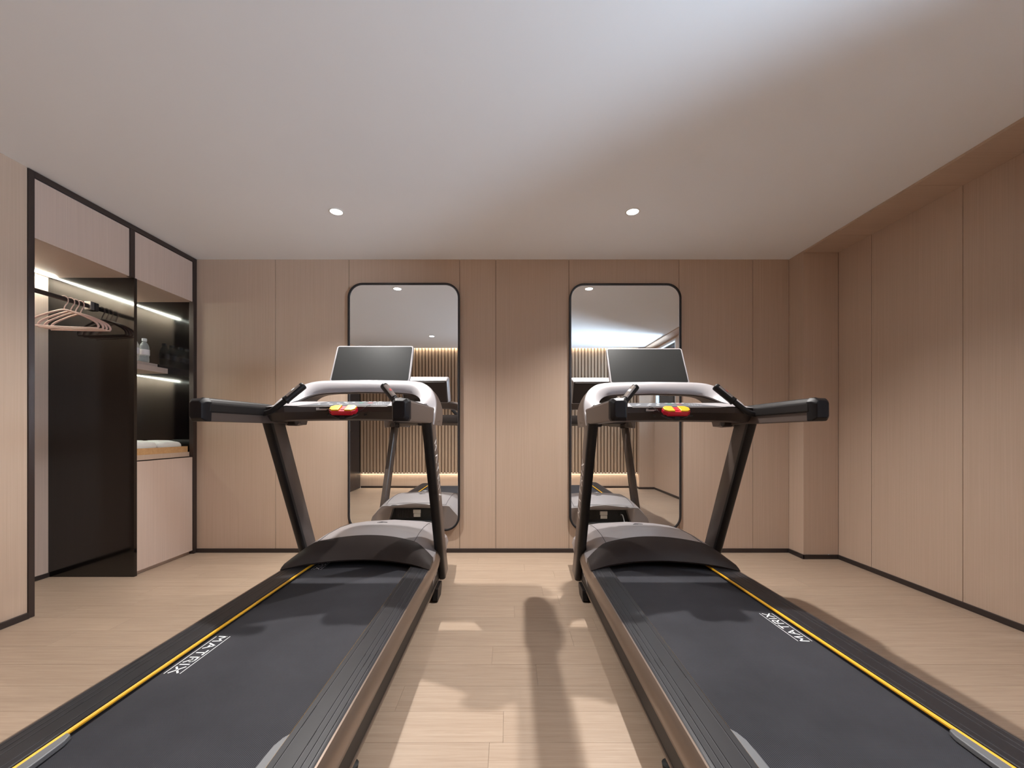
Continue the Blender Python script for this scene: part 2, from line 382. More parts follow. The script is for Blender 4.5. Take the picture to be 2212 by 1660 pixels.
# ------------------------------------------------------------------ downlights
LBL = ['round recessed ceiling downlight over the treadmill nearer the wardrobe, close to the mirrors',
       'round recessed ceiling downlight over the treadmill nearer the recessed wall, close to the mirrors',
       'round ceiling downlight behind the camera seen in the mirror nearer the wardrobe',
       'round ceiling downlight behind the camera over the treadmill end nearer the recessed wall']
for (x, y), lb in zip(LAMPS, LBL):
    r_ = empty('downlight', (x, y, ZC), lb, 'downlight', 'ceiling downlights')
    t = B(); lathe(t, [(.037, 0), (.046, 0), (.046, -.002), (.0375, -.0035), (.037, 0)], seg=32); obj('trim_ring', t, M['white'], r_)
    t = B(); lathe(t, [(.0005, -.0012), (.0372, -.0012), (.0372, -.0002), (.0005, -.0002)], seg=32); obj('lens', t, M['lens'], r_)

# ================================================================== WARDROBE (left)
XN_ = XL; XBK = -3.13; FY0, FY1, FYM = 2.205, D-.002, 2.80; ZS = 2.033
wd = empty('wardrobe', (XL, 2.8, 0), 'tall built-in open wardrobe with dark bronze frame, hanging bay and shelf bay', 'wardrobe')
ORG = Vector((XL, 2.8, 0))
fr = B()
box(fr, XL-.03, XL+.006, FY0, FY0+.030, 0, ZC-.001)
obj('frame_post', fr, M['bronze'], wd, bevel=.002)
obj('frame_post', bx(XL-.03, XL+.006, FYM, FYM+.034, 2.033, ZC-.034), M['bronze'], wd, bevel=.002)
obj('frame_post', bx(XL-.03, XL+.006, FY1-.036, FY1, 0, ZC-.001), M['bronze'], wd, bevel=.002)
obj('top_rail', bx(XL-.03, XL+.006, FY0+.030, FY1-.036, ZC-.034, ZC-.001), M['bronze'], wd, bevel=.002)
obj('upper_door', bx(XL-.022, XL-.002, FY0+.032, FYM-.002, ZS, ZC-.037), M['panel_pale'], wd)
obj('upper_door', bx(XL-.022, XL-.002, FYM+.036, FY1-.038, ZS, ZC-.037), M['panel_pale'], wd)
obj('soffit_board', bx(XBK, XL-.0225, FY0+.01, FYM+.03, ZS, ZS+.02), M['panel_pale'], wd)
obj('soffit_board', bx(XBK, XL-.0225, FYM+.036, FY1-.002, ZS, ZS+.02), M['panel_pale'], wd)
obj('back_panel', bx(XBK-.02, XBK, FY0, FYM+.03, .03, ZC-.1), M['panel_pale'], wd)
obj('back_panel', bx(XBK-.02, XBK, FYM+.034, FY1, .03, ZC-.1), M['panel_pale'], wd)
obj('plinth', bx(XBK-.02, XBK+.008, FY0, FYM+.03, 0, .03), M['base'], wd)
obj('side_panel', bx(XBK, XL-.03, FY0-.0, FY0+.016, 0, ZS), M['panel_pale'], wd)
obj('divider_panel', bx(XBK, XL+.002, 2.829, 2.852, 0, ZS), M['glass_black'], wd)
obj('end_panel', bx(XBK, XL-.031, FY1-.024, FY1-.002, .0, ZS), M['glass_black'], wd)
for a, b in ((FY0+.02, 2.828), (2.854, FY1-.026)):
    obj('led_strip', bx(XBK+.045, XBK+.060, a, b, ZS-.006, ZS-.0005), M['led'], wd)
sh = obj('shelf', bx(XBK, -2.76, 2.853, FY1-.025, 1.453, 1.494), M['panel_pale'], wd, bevel=.001)
obj('led_strip', bx(XBK+.045, XBK+.058, 2.854, FY1-.026, 1.4475, 1.4525), M['led'], wd)
rodx, rodz = -2.835, 1.835
rd = B(); tube(rd, [(rodx, FY0+.016, rodz), (rodx, 2.828, rodz)], .0145, 14, flat=.8)
obj('hanging_rod', rd, M['bronze'], wd)
bk = B(); box(bk, rodx-.022, rodx+.022, 2.800, 2.828, rodz-.026, rodz+.030); obj('rod_bracket', bk, M['plate'], wd, bevel=.003)
bk = B(); box(bk, rodx-.022, rodx+.022, FY0+.016, FY0+.04, rodz-.026, rodz+.030); obj('rod_bracket', bk, M['plate'], wd, bevel=.003)
obj('cabinet_body', bx(XBK, XL-.024, 2.853, FY1-.026, .05, .780), M['seam'], wd)
obj('cabinet_door', bx(XL-.022, XL-.002, 2.854, FY1-.038, .028, .780), M['panel_pale'], wd, bevel=.001)
obj('kick_board', bx(XL-.05, XL-.03, 2.853, FY1-.026, 0, .05), M['panel'], wd)
obj('countertop', bx(XBK, XL-.030, 2.853, FY1-.026, .786, .822), M['panel'], wd, bevel=.001)
# wooden tray under bottles / under towels
ORG = Vector((-2.9, 3.1, 1.494))
def tray(loc, sx, sy, h, label, t=.010):
    r_ = empty('tray', loc, label, 'tray')
    globals()['ORG'] = Vector((0, 0, 0))
    obj('tray_floor', bx(-sx/2+t, sx/2-t, -sy/2+t, sy/2-t, .0, .012), M['tray'] if h > .036 else M['panel_pale'], r_)
    for q in ((-sx/2, -sx/2+t, -sy/2, sy/2), (sx/2-t, sx/2, -sy/2, sy/2), (-sx/2+t, sx/2-t, -sy/2, -sy/2+t), (-sx/2+t, sx/2-t, sy/2-t, sy/2)):
        obj('tray_rim', bx(*q, 0, h), M['tray'], r_)
    return r_
ORG = Vector((0, 0, 0))
r_ = empty('riser_board', (-2.93, 3.10, 1.4945), 'pale wooden riser board on the wardrobe shelf under the bottles', 'board')
obj('board', bx(-.15, .09, -.22, .265, 0, .035), M['panel_pale'], r_, bevel=.001)
tray((-2.735, 3.105, .8222), .30, .49, .046, 'orange-brown wooden tray on the low wardrobe counter, holding towels')

# towels folded on the tray
def towel(loc, sx, sy, h, label, seed):
    random.seed(seed)
    rings = []; n = 22
    for i in range(n+1):
        y = -sy/2+sy*i/n; e = 1-abs(2*i/n-1)**7
        rings.append([(cx_*(.5*sx)*(.90+.1*e), y, max(.0, h*(.5+cz_*.5*(.25+.75*e)*(1+.10*math.sin(i*.9+seed)+.05*math.sin(i*2.3)))) if cz_ > -.9 else 0) for cx_, cz_ in
                      [(math.copysign(abs(math.cos(q))**.45, math.cos(q)), math.copysign(abs(math.sin(q))**.55, math.sin(q))) for q in [2*PI*k/20 for k in range(20)]]])
    b = B(); loft(b, rings)
    o = obj('towel', b, M['towel'], angle=80); o.location = loc; o.data.name = 'towel'
    return tag(o, label, 'towel', 'white towels on the wardrobe tray')
towel((-2.735, 3.215, .8345), .26, .225, .080, 'folded white towel on the wooden tray, end nearer the mirrors', 1)
towel((-2.735, 2.985, .8345), .26, .225, .085, 'folded white towel on the wooden tray, partly behind the black divider', 2)

# water bottles
def bottle(loc, label, first=[None]):
    if first[0] is None:
        r_ = empty('water_bottle', loc, label, 'bottle', 'water bottles on the wardrobe shelf')
        b = B(); lathe(b, [(.001, .003), (.024, 0), (.031, .006), (.032, .02), (.030, .045), (.0325, .055), (.0325, .10), (.031, .112), (.030, .125), (.022, .146), (.0135, .160), (.0135, .168), (.001, .168)], seg=20); obj('bottle_body', b, M['pet'], r_, angle=60)
        b = B(); lathe(b, [(.0329, .058), (.0333, .059), (.0333, .099), (.0329, .100)], seg=20); obj('bottle_label', b, M['water_label'], r_)
        b = B(); lathe(b, [(.001, .167), (.0158, .167), (.0162, .170), (.0162, .186), (.0145, .188), (.001, .188)], seg=20); obj('bottle_cap', b, M['white'], r_)
        first[0] = r_; return
    s = first[0]; r_ = s.copy(); COL.objects.link(r_); r_.location = loc; r_['label'] = label
    for c in list(s.children):
        d = c.copy(); COL.objects.link(d); d.parent = r_
bl = ['clear water bottle with white cap on the shelf, the one nearest the mirrors', 'second clear water bottle on the shelf, half hidden by the black divider',
      'third clear water bottle on the shelf, seen as a reflection', 'fourth clear water bottle on the shelf, seen as a reflection', 'fifth clear water bottle on the shelf, seen as a reflection']
for i, y in enumerate((3.275, 3.190, 3.105, 3.02, 2.935)):
    bottle((-2.868-.006*(i % 2), y, 1.5297), bl[i])

# hangers
def hanger(y, yaw, label, first=[None]):
    if first[0] is None:
        r_ = empty('clothes_hanger', (rodx, y, rodz+.0145), label, 'hanger', 'hangers on the wardrobe rod')
        hk = smooth_path([(-.030, 0, -.024), (-.026, 0, -.002), (-.010, 0, .0045), (.006, 0, .0035), (.021, 0, -.010), (.023, 0, -.035), (.010, 0, -.058), (0, 0, -.078), (0, 0, -.095)], 4)
        b = B(); tube(b, hk, .0034, 8, up=(0, 1, 0)); obj('hook', b, M['hanger'], r_)
        b = B()
        pts = smooth_path([(-.205, 0, -.215), (-.212, 0, -.195), (-.185, 0, -.162), (-.10, 0, -.122), (-.03, 0, -.098), (0, 0, -.094), (.03, 0, -.098), (.10, 0, -.122), (.185, 0, -.162), (.212, 0, -.195), (.205, 0, -.215)], 5)
        tube(b, pts, [.0055+.003*math.sin(PI*min(1, i/8 if i < 25 else (len(pts)-1-i)/8)*.5) for i in range(len(pts))], 10, up=(0, 1, 0), flat=.8)
        obj('shoulder', b, M['hanger'], r_)
        b = B(); tube(b, [(-.207, 0, -.212), (0, 0, -.214), (.207, 0, -.212)], .0048, 8, up=(0, 1, 0)); obj('trouser_bar', b, M['hanger'], r_)
        r_.rotation_euler.z = yaw; r_.scale = (.86, .86, .9); first[0] = r_; return
    s = first[0]; r_ = s.copy(); COL.objects.link(r_); r_.location = (rodx, y, rodz+.0145); r_.rotation_euler.z = yaw; r_['label'] = label
    for c in list(s.children):
        d = c.copy(); COL.objects.link(d); d.parent = r_
hl = ['pale pink plastic hanger on the wardrobe rod, first from the left post', 'pale pink plastic hanger, second from the left post on the rod',
      'pale pink plastic hanger, third from the left post on the rod', 'pale pink plastic hanger nearest the rod bracket']
for i, (y, a) in enumerate(((2.655, .12), (2.695, .06), (2.725, .02), (2.757, -.02))):
    hanger(y, a+.10, hl[i])

# ================================================================== TREADMILLS
def treadmill(cx, rot, label, texts, cord, side):
    """texts: list of (sign, y0, y1) for belt lettering; coordinates: x from the centre line, y world, z world"""
    global ORG
    ORG = Vector((0, 1.8, 0))
    T = empty('treadmill', (cx, 1.8, 0), label, 'treadmill', None, rot)
    px_, yw = rot[0], rot[2]
    zf = lambda y: -(y-1.8)*px_*1.0 + .0005           # local height of the floor at y
    # --- running deck, belt
    YE = .86
    dk = bx(-.30, .30, YE+.05, 2.62, .155, .206); deck = obj('deck_board', dk, M['black'], T)
    b = B(); R = .030
    prof = [(2.60, .2155), (YE+.06, .2155)]+[(YE+.06-R*math.sin(q), .1855+R*math.cos(q)) for q in [PI*k/8 for k in range(1, 9)]]+[(2.60, .1555)]
    loft(b, [[(-.287, y, z) for y, z in prof], [(.287, y, z) for y, z in prof]], closed=False)
    belt = obj('running_belt', b, M['belt'], T)
    for sgn, y0, y1 in texts:
        b = B(); zt = .2162; L = y1-y0
        if sgn < 0: org, rdv, up = (-.262, y1, zt), (0, -1, 0), (1, 0, 0)
        else: org, rdv, up = (.262, y0, zt), (0, 1, 0), (-1, 0, 0)
        h = .030
        letters('MaTRIX', org, rdv, up, h, 1.25, .48, .0058, M['print'], belt)
        for off in (-.011, .041):
            a = Vector(org)+Vector(up)*off; e = a+Vector(rdv)*L*1.0; n = Vector(up)*.0013
            addm(b, [tuple(a-n), tuple(a+n), tuple(e+n), tuple(e-n)], [(0, 1, 2, 3)])
        l_ = obj('print_lines', b, M['print'], belt); l_['kind'] = 'stuff'
    # --- foot rails with grooves
    for s in (-1, 1):
        xi, xo, zt, g = .288, .403, .240, .0022
        pr = [(xi, .205), (xi, .238), (xi+.002, .240)]
        for gx in (.306, .350, .368, .386):
            pr += [(gx-g/2, zt), (gx, zt-.0018), (gx+g/2, zt)]
        pr += [(xo-.010, zt), (xo-.003, zt-.003), (xo, zt-.010), (xo, .205)]
        b = B(); prism(b, [(s*x_, z_) for x_, z_ in pr], 1, YE, 2.47); obj('foot_rail', b, M['rail'], T)
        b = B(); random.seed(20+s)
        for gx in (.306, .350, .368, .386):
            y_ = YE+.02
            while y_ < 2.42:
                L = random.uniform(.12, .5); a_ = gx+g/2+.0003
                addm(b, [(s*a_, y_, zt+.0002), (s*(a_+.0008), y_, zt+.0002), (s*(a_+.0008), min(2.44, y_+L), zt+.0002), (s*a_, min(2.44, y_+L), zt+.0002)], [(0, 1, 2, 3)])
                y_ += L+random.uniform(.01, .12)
        obj('groove_scuff_highlight', b, M['scuff_highlight'], T)['kind'] = 'stuff'  # broken pale strips: scuffed edges plus groove highlights put in as colour
        b = B(); tube(b, [(s*(xi+.0002), YE+.002, .2285), (s*(xi+.0002), 2.40, .2285)], .0062, 10); obj('edge_strip', b, M['yellow'], T)
        # bronze band along the side, swept round at its front end
        pts = [(.403, .238), (.410, .228), (.417, .205), (.419, .185), (.414, .162), (.405, .150), (.397, .150), (.397, .238)]
        rings = []
        for y, dz, sc in ((YE+.01, 0, 1), (1.6, 0, 1), (2.30, 0, 1), (2.42, .004, 1.05), (2.50, .016, 1.15), (2.56, .038, 1.2), (2.60, .070, 1.2), (2.62, .10, 1.1)):
            rings.append([(s*x_, y, .150+(z_-.150)*sc+dz) for x_, z_ in pts])
        b = B(); loft(b, rings); obj('side_band', b, M['band'], T)
        b = B(); box(b, *sorted((s*.352, s*.400)), YE+.03, 2.66, .070, .154); obj('side_frame', b, M['frame_black'], T, bevel=.004)
        b = B(); box(b, *sorted((s*.398, s*.404)), YE+.03, 2.60, .066, .076); obj('frame_lip', b, M['band'], T)
        # feet
        b = B(); yb = 1.23; lathe(b, [(.020, zf(yb)), (.022, zf(yb)+.012), (.010, zf(yb)+.016), (.010, .075), (.001, .075)], (s*.37, yb, 0), 14); obj('rear_foot', b, M['black'], T)
        b = B(); pr = [(2.40, zf(2.40)+.012), (2.415, zf(2.41)), (2.52, zf(2.52)), (2.56, .05), (2.56, .075), (2.42, .075)]
        prism(b, pr, 0, *sorted((s*.392, s*.424))); obj('front_foot', b, M['frame_black'], T, bevel=.004)
        # corner guards at the belt's tail
        b = B(); pr = [(s*.286, 1.058), (s*.270, 1.052), (s*.262, 1.030), (s*.258, .98), (s*.254, YE+.02), (s*.286, YE+.02)] if s*side > 0 else [(s*.286, 1.058), (s*.272, 1.040), (s*.263, 1.015), (s*.260, .98), (s*.258, YE+.02), (s*.286, YE+.02)]
        prism(b, pr, 2, .2175, .232); obj('corner_guard', b, M['guard'], T, bevel=.003)
        b = B(); prism(b, [(s*.288, YE), (s*.403, YE), (s*.40, YE-.05), (s*.36, YE-.075), (s*.30, YE-.075), (s*.288, YE-.05)], 2, .13, .238); obj('rear_end_cap', b, M['cap'], T, bevel=.006)
    obj('cross_member', bx(-.352, .352, YE+.0, YE+.05, .10, .15), M['frame_black'], T); obj('cross_member', bx(-.352, .352, 1.6, 1.65, .09, .14), M['frame_black'], T)
    b = B(); tube(b, [(-.352, 2.72, .055+zf(2.72)*.5), (.352, 2.72, .055+zf(2.72)*.5)], .025, 12); obj('cross_member', b, M['frame_black'], T)
    # --- motor cover
    rows = [(2.375, 2.255, .260, .254, .241, .404), (2.40, 2.272, .300, .285, .250, .405), (2.435, 2.30, .335, .315, .260, .405), (2.50, 2.38, .369, .345, .270, .402),
            (2.60, 2.50, .385, .354, .272, .398), (2.62, 2.53, .387, .356, .272, .397), (2.76, 2.72, .388, .356, .268, .392), (2.92, 2.90, .366, .342, .250, .387), (3.00, 2.99, .345, .325, .226, .383)]
    US = [-1+2*i/32 for i in range(33)]
    def rowpts(r, dz=0):
        yc, ye, zc, z7, z1, w_ = r; out = []
        for u in US:
            a = abs(u)
            z = zc+(z7-zc)*(a/.72)**2 if a <= .72 else z7+(z1-z7)*((a-.72)/.28)**1.25
            out.append((u*w_, yc+(ye-yc)*u*u, z+dz))
        return out
    fas = [rowpts(r) for r in rows[:4]]
    lip = [(p[0]*.995, p[1]+.008, p[2]-.010) for p in fas[0]]
    b = B(); loft(b, [lip]+fas, closed=False)
    for s in (0, -1):   # side skirts of the dark rear fascia
        for r1, r2 in zip(fas[:-1], fas[1:]):
            p, q = r1[s], r2[s]; addm(b, [p, q, (q[0], q[1], .236), (p[0], p[1], .236)], [(0, 1, 2, 3)])
    obj('cover_fascia', b, M['shell_dark'], T, angle=50)
    top = [rowpts(r) for r in rows[3:]]
    b = B(); loft(b, top, closed=False)
    for s in (0, -1):
        for r1, r2 in zip(top[:-1], top[1:]):
            p, q = r1[s], r2[s]; sg = math.copysign(1, p[0])
            addm(b, [p, q, (q[0]+sg*.012, q[1], .19), (p[0]+sg*.006, p[1], .19), (q[0]-sg*.002, q[1], .105), (p[0]-sg*.002, p[1], .105)], [(0, 1, 2, 3), (3, 2, 4, 5)])
    for s in (-1, 1):
        prism(b, [(s*.20, .303), (s*.262, .105), (s*.372, .105), (s*.394, .19), (s*.383, .226), (s*.30, .318), (s*.20, .334)], 1, 2.965, 3.035)
    prism(b, [(-.20, .303), (.20, .303), (.20, .334), (0, .345), (-.20, .334)], 1, 2.965, 3.035)
    cov = obj('motor_cover', b, M['silver_w'], T, angle=24)
    # seam lines between the top shell and its end pieces
    for s in (-1, 1):
        b = B(); pts = []
        for r in rows[3:]:
            yc, ye, zc, z7, z1, w_ = r; u = .70; pts.append((s*u*w_, yc+(ye-yc)*u*u, zc+(z7-zc)*(u/.72)**2+.0006))
        tube(b, pts, .0013, 6); obj('cover_seam', b, M['black'], cov)
    b = B(); pr = [(-.034, 2.745), (-.012, 2.775), (.030, 2.760), (.034, 2.748), (.006, 2.752), (.0, 2.745)]
    prism(b, pr, 2, .3875, .3890); obj('cover_emblem', b, M['black'], cov)
    # vented front face seen in the mirror
    b = B(); box(b, -.262, .262, 2.955, 2.968, .10, .325); vb = obj('vent_recess', b, M['black'], T)
    b = B()
    for i in range(16): box(b, -.185+i*.0105, -.180+i*.0105, 2.967, 2.978, .205, .285)
    obj('vent_grille', b, M['shell_dark'], vb)
    b = B(); box(b, -.245, .245, 2.966, 3.022, .168, .180); obj('front_shelf', b, M['guard'], T, bevel=.004)
    b = B(); box(b, -.268, .268, 2.962, 3.010, .100, .169); obj('front_panel', b, M['shell_dark'], T)
    b = B(); box(b, -.030, .036, 2.968, 2.985, .245, .278); obj('rating_sticker', b, M['sticker'], T)
    b = B(); box(b, -.026, .034, 2.968, 2.983, .212, .241); obj('rating_sticker', b, M['sticker'], T)
    b = bx(-.385, .385, 2.42, 3.0, .085, .11); obj('base_pan', b, M['black'], T)
    if cord:
        b = B(); box(b, .145, .172, 2.966, 2.99, .235, .265); obj('power_socket', b, M['black'], T)
        b = B(); tube(b, smooth_path([(.158, 2.99, .25), (.162, 3.03, .25), (.172, 3.06, .18), (.188, 3.07, .06), (.20, 3.09, zf(3.09)+.006), (.30, 3.14, zf(3.14)+.005), (.42, 3.12, zf(3.12)+.005)], 5), .0042, 8); obj('power_cord', b, M['cable'], T)
    # --- uprights
    def uy(z): return 2.143+(1.014-z)*.487
    for s in (-1, 1):
        b = B(); rings = []
        for z in (.062, .30, .60, 1.045):
            y0 = uy(z); dp = .150
            ring = []
            xo, xi, r = .434, .386, .020
            for x_, y_ in ((xo, y0+r*.9), (xo-.004, y0+r*.35), (xo-.013, y0+.001), (xo-.026, y0-.001), (xi+.010, y0+.001), (xi+.002, y0+.008), (xi, y0+.018), (xi, y0+dp-.012), (xi+.006, y0+dp), (xo-.006, y0+dp), (xo, y0+dp-.012)):
                zz = z if z > .07 else z+(y_-y0)*.16
                ring.append((s*x_, y_, zz))
            rings.append(ring)
        loft(b, rings); up_ = obj('upright', b, M['upright'], T, angle=40)
        b = B(); rings = []
        for z in (.066, .30, .60, 1.04):
            y0 = uy(z); xo, xi = .4352, .3850
            rings.append([(s*x_, y_, z) for x_, y_ in ((xo, y0+.034), (xo, y0+.018), (xo-.004, y0+.0065), (xo-.013, y0), (xo-.027, y0-.002), (xi+.011, y0), (xi+.002, y0+.007), (xi, y0+.018), (xi, y0+.026), (xi+.004, y0+.024), (xo-.004, y0+.030))])
        loft(b, rings); obj('upright_trim', b, M['frame_black'], up_, angle=40)
        # lettering on the outward face
        b = B(); ax = Vector((0, -.487, 1)).normalized(); side_up = Vector((0, 1, .487)).normalized()
        xx = s*.4347
        if s > 0:   # reads downwards
            z0 = .925; rdv = -ax
        else:
            z0 = .485; rdv = ax
        start = Vector((xx, uy(z0)+.058, z0))
        letters('MATRIX', start, rdv, side_up, .055, .82, .62, .0075, M['print_g'], up_)
        # arm: dark shell + rubber pad + end cap
        b = B(); prism(b, [(s*.372, 1.034), (s*.432, 1.034), (s*.437, 1.044), (s*.437, 1.112), (s*.431, 1.119), (s*.415, 1.119), (s*.405, 1.080), (s*.372, 1.072)], 1, 1.685, 2.42)
        arm = obj('arm_shell', b, M['shell_brown'], T, bevel=.003)
        b = B(); prism(b, [(s*.366, 1.070), (s*.410, 1.070), (s*.424, 1.112), (s*.420, 1.126), (s*.400, 1.131), (s*.378, 1.126), (s*.366, 1.108)], 1, 1.675, 2.16)
        obj('arm_pad', b, M['pad'], T, bevel=.007, seg=3)
        b = B(); loft(b, [[(s*x_, 1.690, z_) for x_, z_ in ((.369, 1.034), (.433, 1.033), (.440, 1.045), (.440, 1.117), (.430, 1.127), (.380, 1.130), (.366, 1.112))],
                          [(s*x_, 1.662, z_) for x_, z_ in ((.371, 1.034), (.432, 1.034), (.4385, 1.047), (.438, 1.115), (.428, 1.125), (.382, 1.127), (.368, 1.110))],
                          [(s*x_, 1.643, z_) for x_, z_ in ((.378, 1.046), (.420, 1.046), (.426, 1.056), (.426, 1.105), (.418, 1.113), (.388, 1.114), (.378, 1.103))]])
        obj('arm_end_cap', b, M['cap'], T, bevel=.004, seg=3)
        # pulse grip
        p = [(s*.412, 2.055, 1.088), (s*.385, 2.052, 1.080), (s*.345, 2.055, 1.088), (s*.310, 2.060, 1.113), (s*.272, 2.066, 1.146)]
        b = B(); tube(b, smooth_path(p, 5), .0135, 14); obj('grip_tube', b, M['frame_black'], T)
        b = B(); tube(b, [(s*.430, 2.055, 1.092), (s*.376, 2.052, 1.079)], .021, 16); obj('grip_socket', b, M['pad'], T, bevel=.003)
        a_, e_ = Vector((s*.276, 2.065, 1.142)), Vector((s*.199, 2.108, 1.228))
        ts = [0, .03, .06, .12, .16, .9, .96, .99, 1.0]; rr = [.016, .0205, .0205, .019, .0185, .0195, .0185, .014, .004]
        b = B(); tube(b, [a_.lerp(e_, t) for t in ts], rr, 18); gp = obj('pulse_grip', b, M['pad'], T, angle=60)
        u_ = Vector((s*.55, -.62, .55))
        b = B(); tube(b, [a_.lerp(e_, t) for t in (.18, .5, .84)], [.0197, .0201, .0203], 9, arc=(-.85, .85), up=tuple(u_)); obj('pulse_plate', b, M['plate'], gp)
        b = B()
        if s < 0:
            tube(b, [a_.lerp(e_, t) for t in (.48, .62)], .0210, 5, arc=(-.35, .35), up=tuple(u_)); obj('grip_sticker', b, M['print'], gp)
        else:
            tube(b, [a_.lerp(e_, t) for t in (.46, .50, .55, .58)], .0209, 5, arc=(-.28, .28), up=tuple(u_)); obj('heart_mark', b, M['redbtn'], gp)
    # --- console hoop (silver face, dark back)
    O = [(.436, 1.028, 2.20), (.440, 1.060, 2.205), (.441, 1.100, 2.225), (.436, 1.145, 2.27), (.418, 1.192, 2.33), (.388, 1.235, 2.385), (.340, 1.270, 2.43), (.280, 1.286, 2.45), (.18, 1.291, 2.457), (.0, 1.294, 2.46)]
    I = [(.398, 1.030, 2.20), (.390, 1.060, 2.19), (.372, 1.100, 2.19), (.358, 1.138, 2.24), (.342, 1.165, 2.32), (.318, 1.188, 2.37), (.285, 1.204, 2.40), (.240, 1.213, 2.415), (.16, 1.218, 2.42), (.0, 1.222, 2.422)]
    Of = smooth_path(O, 4); If = smooth_path(I, 4)
    def hoop(fo, fi):
        out = []
        st = [(o, i, -1) for o, i in zip(Of, If)]+[(o, i, 1) for o, i in list(zip(Of, If))[::-1][1:]]
        for o, i, s in st: out.append(fo(o, i, s))
        return out
    def bk_(o): return min(1, max(0, (o[1]-1.03)/.2))
    b = B(); loft(b, hoop(lambda o, i, s: [(s*i[0], i[2], i[1]), (s*(i[0]*.8+o[0]*.2), i[2]-.003+.0, i[1]*.8+o[1]*.2+.002), (s*(i[0]*.25+o[0]*.75), (i[2]*.3+o[2]*.7)-.008, i[1]*.25+o[1]*.75+.003), (s*o[0], o[2], o[1]), (s*o[0], o[2]+.03, o[1]), (s*i[0], i[2]+.035, i[1])], None))
    obj('console_hoop', b, M['silver'], T, angle=42)
    b = B(); loft(b, hoop(lambda o, i, s: [(s*(i[0]-.002), i[2]+.034, i[1]-.004*bk_(o)), (s*(o[0]-.001), o[2]+.029, o[1]-.001), (s*(o[0]-.004), 2.50+.01*bk_(o), o[1]-.006), (s*(o[0]*.96), 2.545, o[1]-.02*bk_(o)), (s*(i[0]*1.0), 2.54, i[1]+.0)], None))
    obj('hoop_back', b, M['shell_brown'], T, angle=42)
    # --- console tray / crossbar, bowed towards the screen in the middle
    XS = [-.395+.79*i/20 for i in range(21)]
    def fy(x_): return 2.150-1.25*min(abs(x_), .27)**2+.05*max(0, abs(x_)-.27)
    rings = []; topr = []
    for x_ in XS:
        f = fy(x_); e = (x_/.395)**2
        rings.append([(x_, f, 1.120-.012*e), (x_, f+.004, 1.094-.014*e), (x_, f+.050, 1.058-.016*e), (x_, f+.10, 1.050-.012*e), (x_, 2.335, 1.070), (x_, 2.345, 1.120), (x_, 2.340, 1.158), (x_, f+.02, 1.126-.012*e)])
    b = B(); loft(b, rings); tr_ = obj('console_tray', b, M['shell_dark'], T, angle=28)
    def skin(x0, x1, n, ya, yb, dz, d0=0., d1=0.):
        b = B(); rs = []
        for i in range(n+1):
            t = i/n; row = []
            for j, v in enumerate((ya, yb)):
                xa = x0+(x1-x0)*t; xa += (d0*(1-t)+d1*t)*(j)
                e = (xa/.395)**2; f = fy(xa); y_ = f+.02+v*(2.338-f-.02)
                row.append((xa, y_, 1.126-.012*e+(1.158-1.126+.012*e)*v+dz))
            rs.append(row)
        loft(b, rs, closed=False); return b
    obj('keypad', skin(-.225, .225, 12, .02, .98, .0012, .05, -.05), M['key'], tr_)
    obj('tray_trim', skin(-.385, -.225, 6, -.08, .99, .0010, 0, .05), M['silver'], tr_)
    obj('tray_trim', skin(.225, .385, 6, -.08, .99, .0010, -.05, 0), M['silver'], tr_)
    for s in (-1, 1):
        b = B(); rs = [[(s*.30+.045*k*math.cos(q), 2.22+.035*k*math.sin(q), 1.133-.005+.16*(.035*k*math.sin(q))) for q in [2*PI*i/20 for i in range(20)]] for k in (.05, 1.)]
        loft(b, rs, cap=False); obj('cup_holder', b, M['black'], tr_)
    # icons and buttons
    b = B(); random.seed(11)
    def icon(b, x_, v, w_, h_):
        e = (x_/.395)**2; f = fy(x_); y_ = f+.02+v*(2.338-f-.02); z_ = 1.126-.012*e+(.032+.012*e)*v+.0022
        addm(b, [(x_-w_, y_-h_, z_-h_*.15), (x_+w_, y_-h_, z_-h_*.15), (x_+w_, y_+h_, z_+h_*.15), (x_-w_, y_+h_, z_+h_*.15)], [(0, 1, 2, 3)])
    for x_, v in ((-.165, .3), (-.14, .55), (-.105, .25), (-.085, .5), (-.065, .75), (-.055, .25), (-.04, .5), (-.02, .75), (.03, .88), (.065, .88), (.09, .85), (.12, .88)):
        icon(b, x_, v, .008, .010)
    for i in range(4):
        for j in range(3): icon(b, .125+.013*i, .25+.2*j, .0035, .006)
    obj('keypad_icons', b, M['print'], tr_)['kind'] = 'stuff'
    b = B(); icon(b, .030, .6, .011, .018); obj('start_button', b, M['green'], tr_)
    b = B(); icon(b, .082, .6, .011, .018); obj('stop_button', b, M['redbtn'], tr_)
    b = B()
    for i in range(6):
        pass
    xa, xb = -.150, -.062
    addm(b, [(xa, fy(xa)-.0012, 1.114), (xb, fy(xb)-.0012, 1.1165), (xb, fy(xb)+.0015, 1.098), (xa, fy(xa)+.0015, 1.0955)], [(0, 1, 2, 3)]); wl_ = obj('warning_plate', b, M['black'], tr_)
    b = B()
    for i in range(3):
        z_ = 1.1115-.0045*i; w_ = (.3, .8, .6)[i]
        xq = xa+(xb-xa)*w_
        addm(b, [(xa+.004, fy(xa)-.0018, z_), (xq, fy(xq)-.0018, z_+.001), (xq, fy(xq)-.0012, z_-.001), (xa+.004, fy(xa)-.0012, z_-.002)], [(0, 1, 2, 3)])
    obj('warning_print', b, M['print_g'], wl_)
    for x_ in (-.095, .095):
        b = B(); lathe(b, [(.0005, fy(x_)-.0), (.006, fy(x_)-.0), (.006, fy(x_)+.012), (.0005, fy(x_)+.012)], (x_, 0, 1.078), 12, 1)
        obj('screw_hole', b, M['black'], tr_)
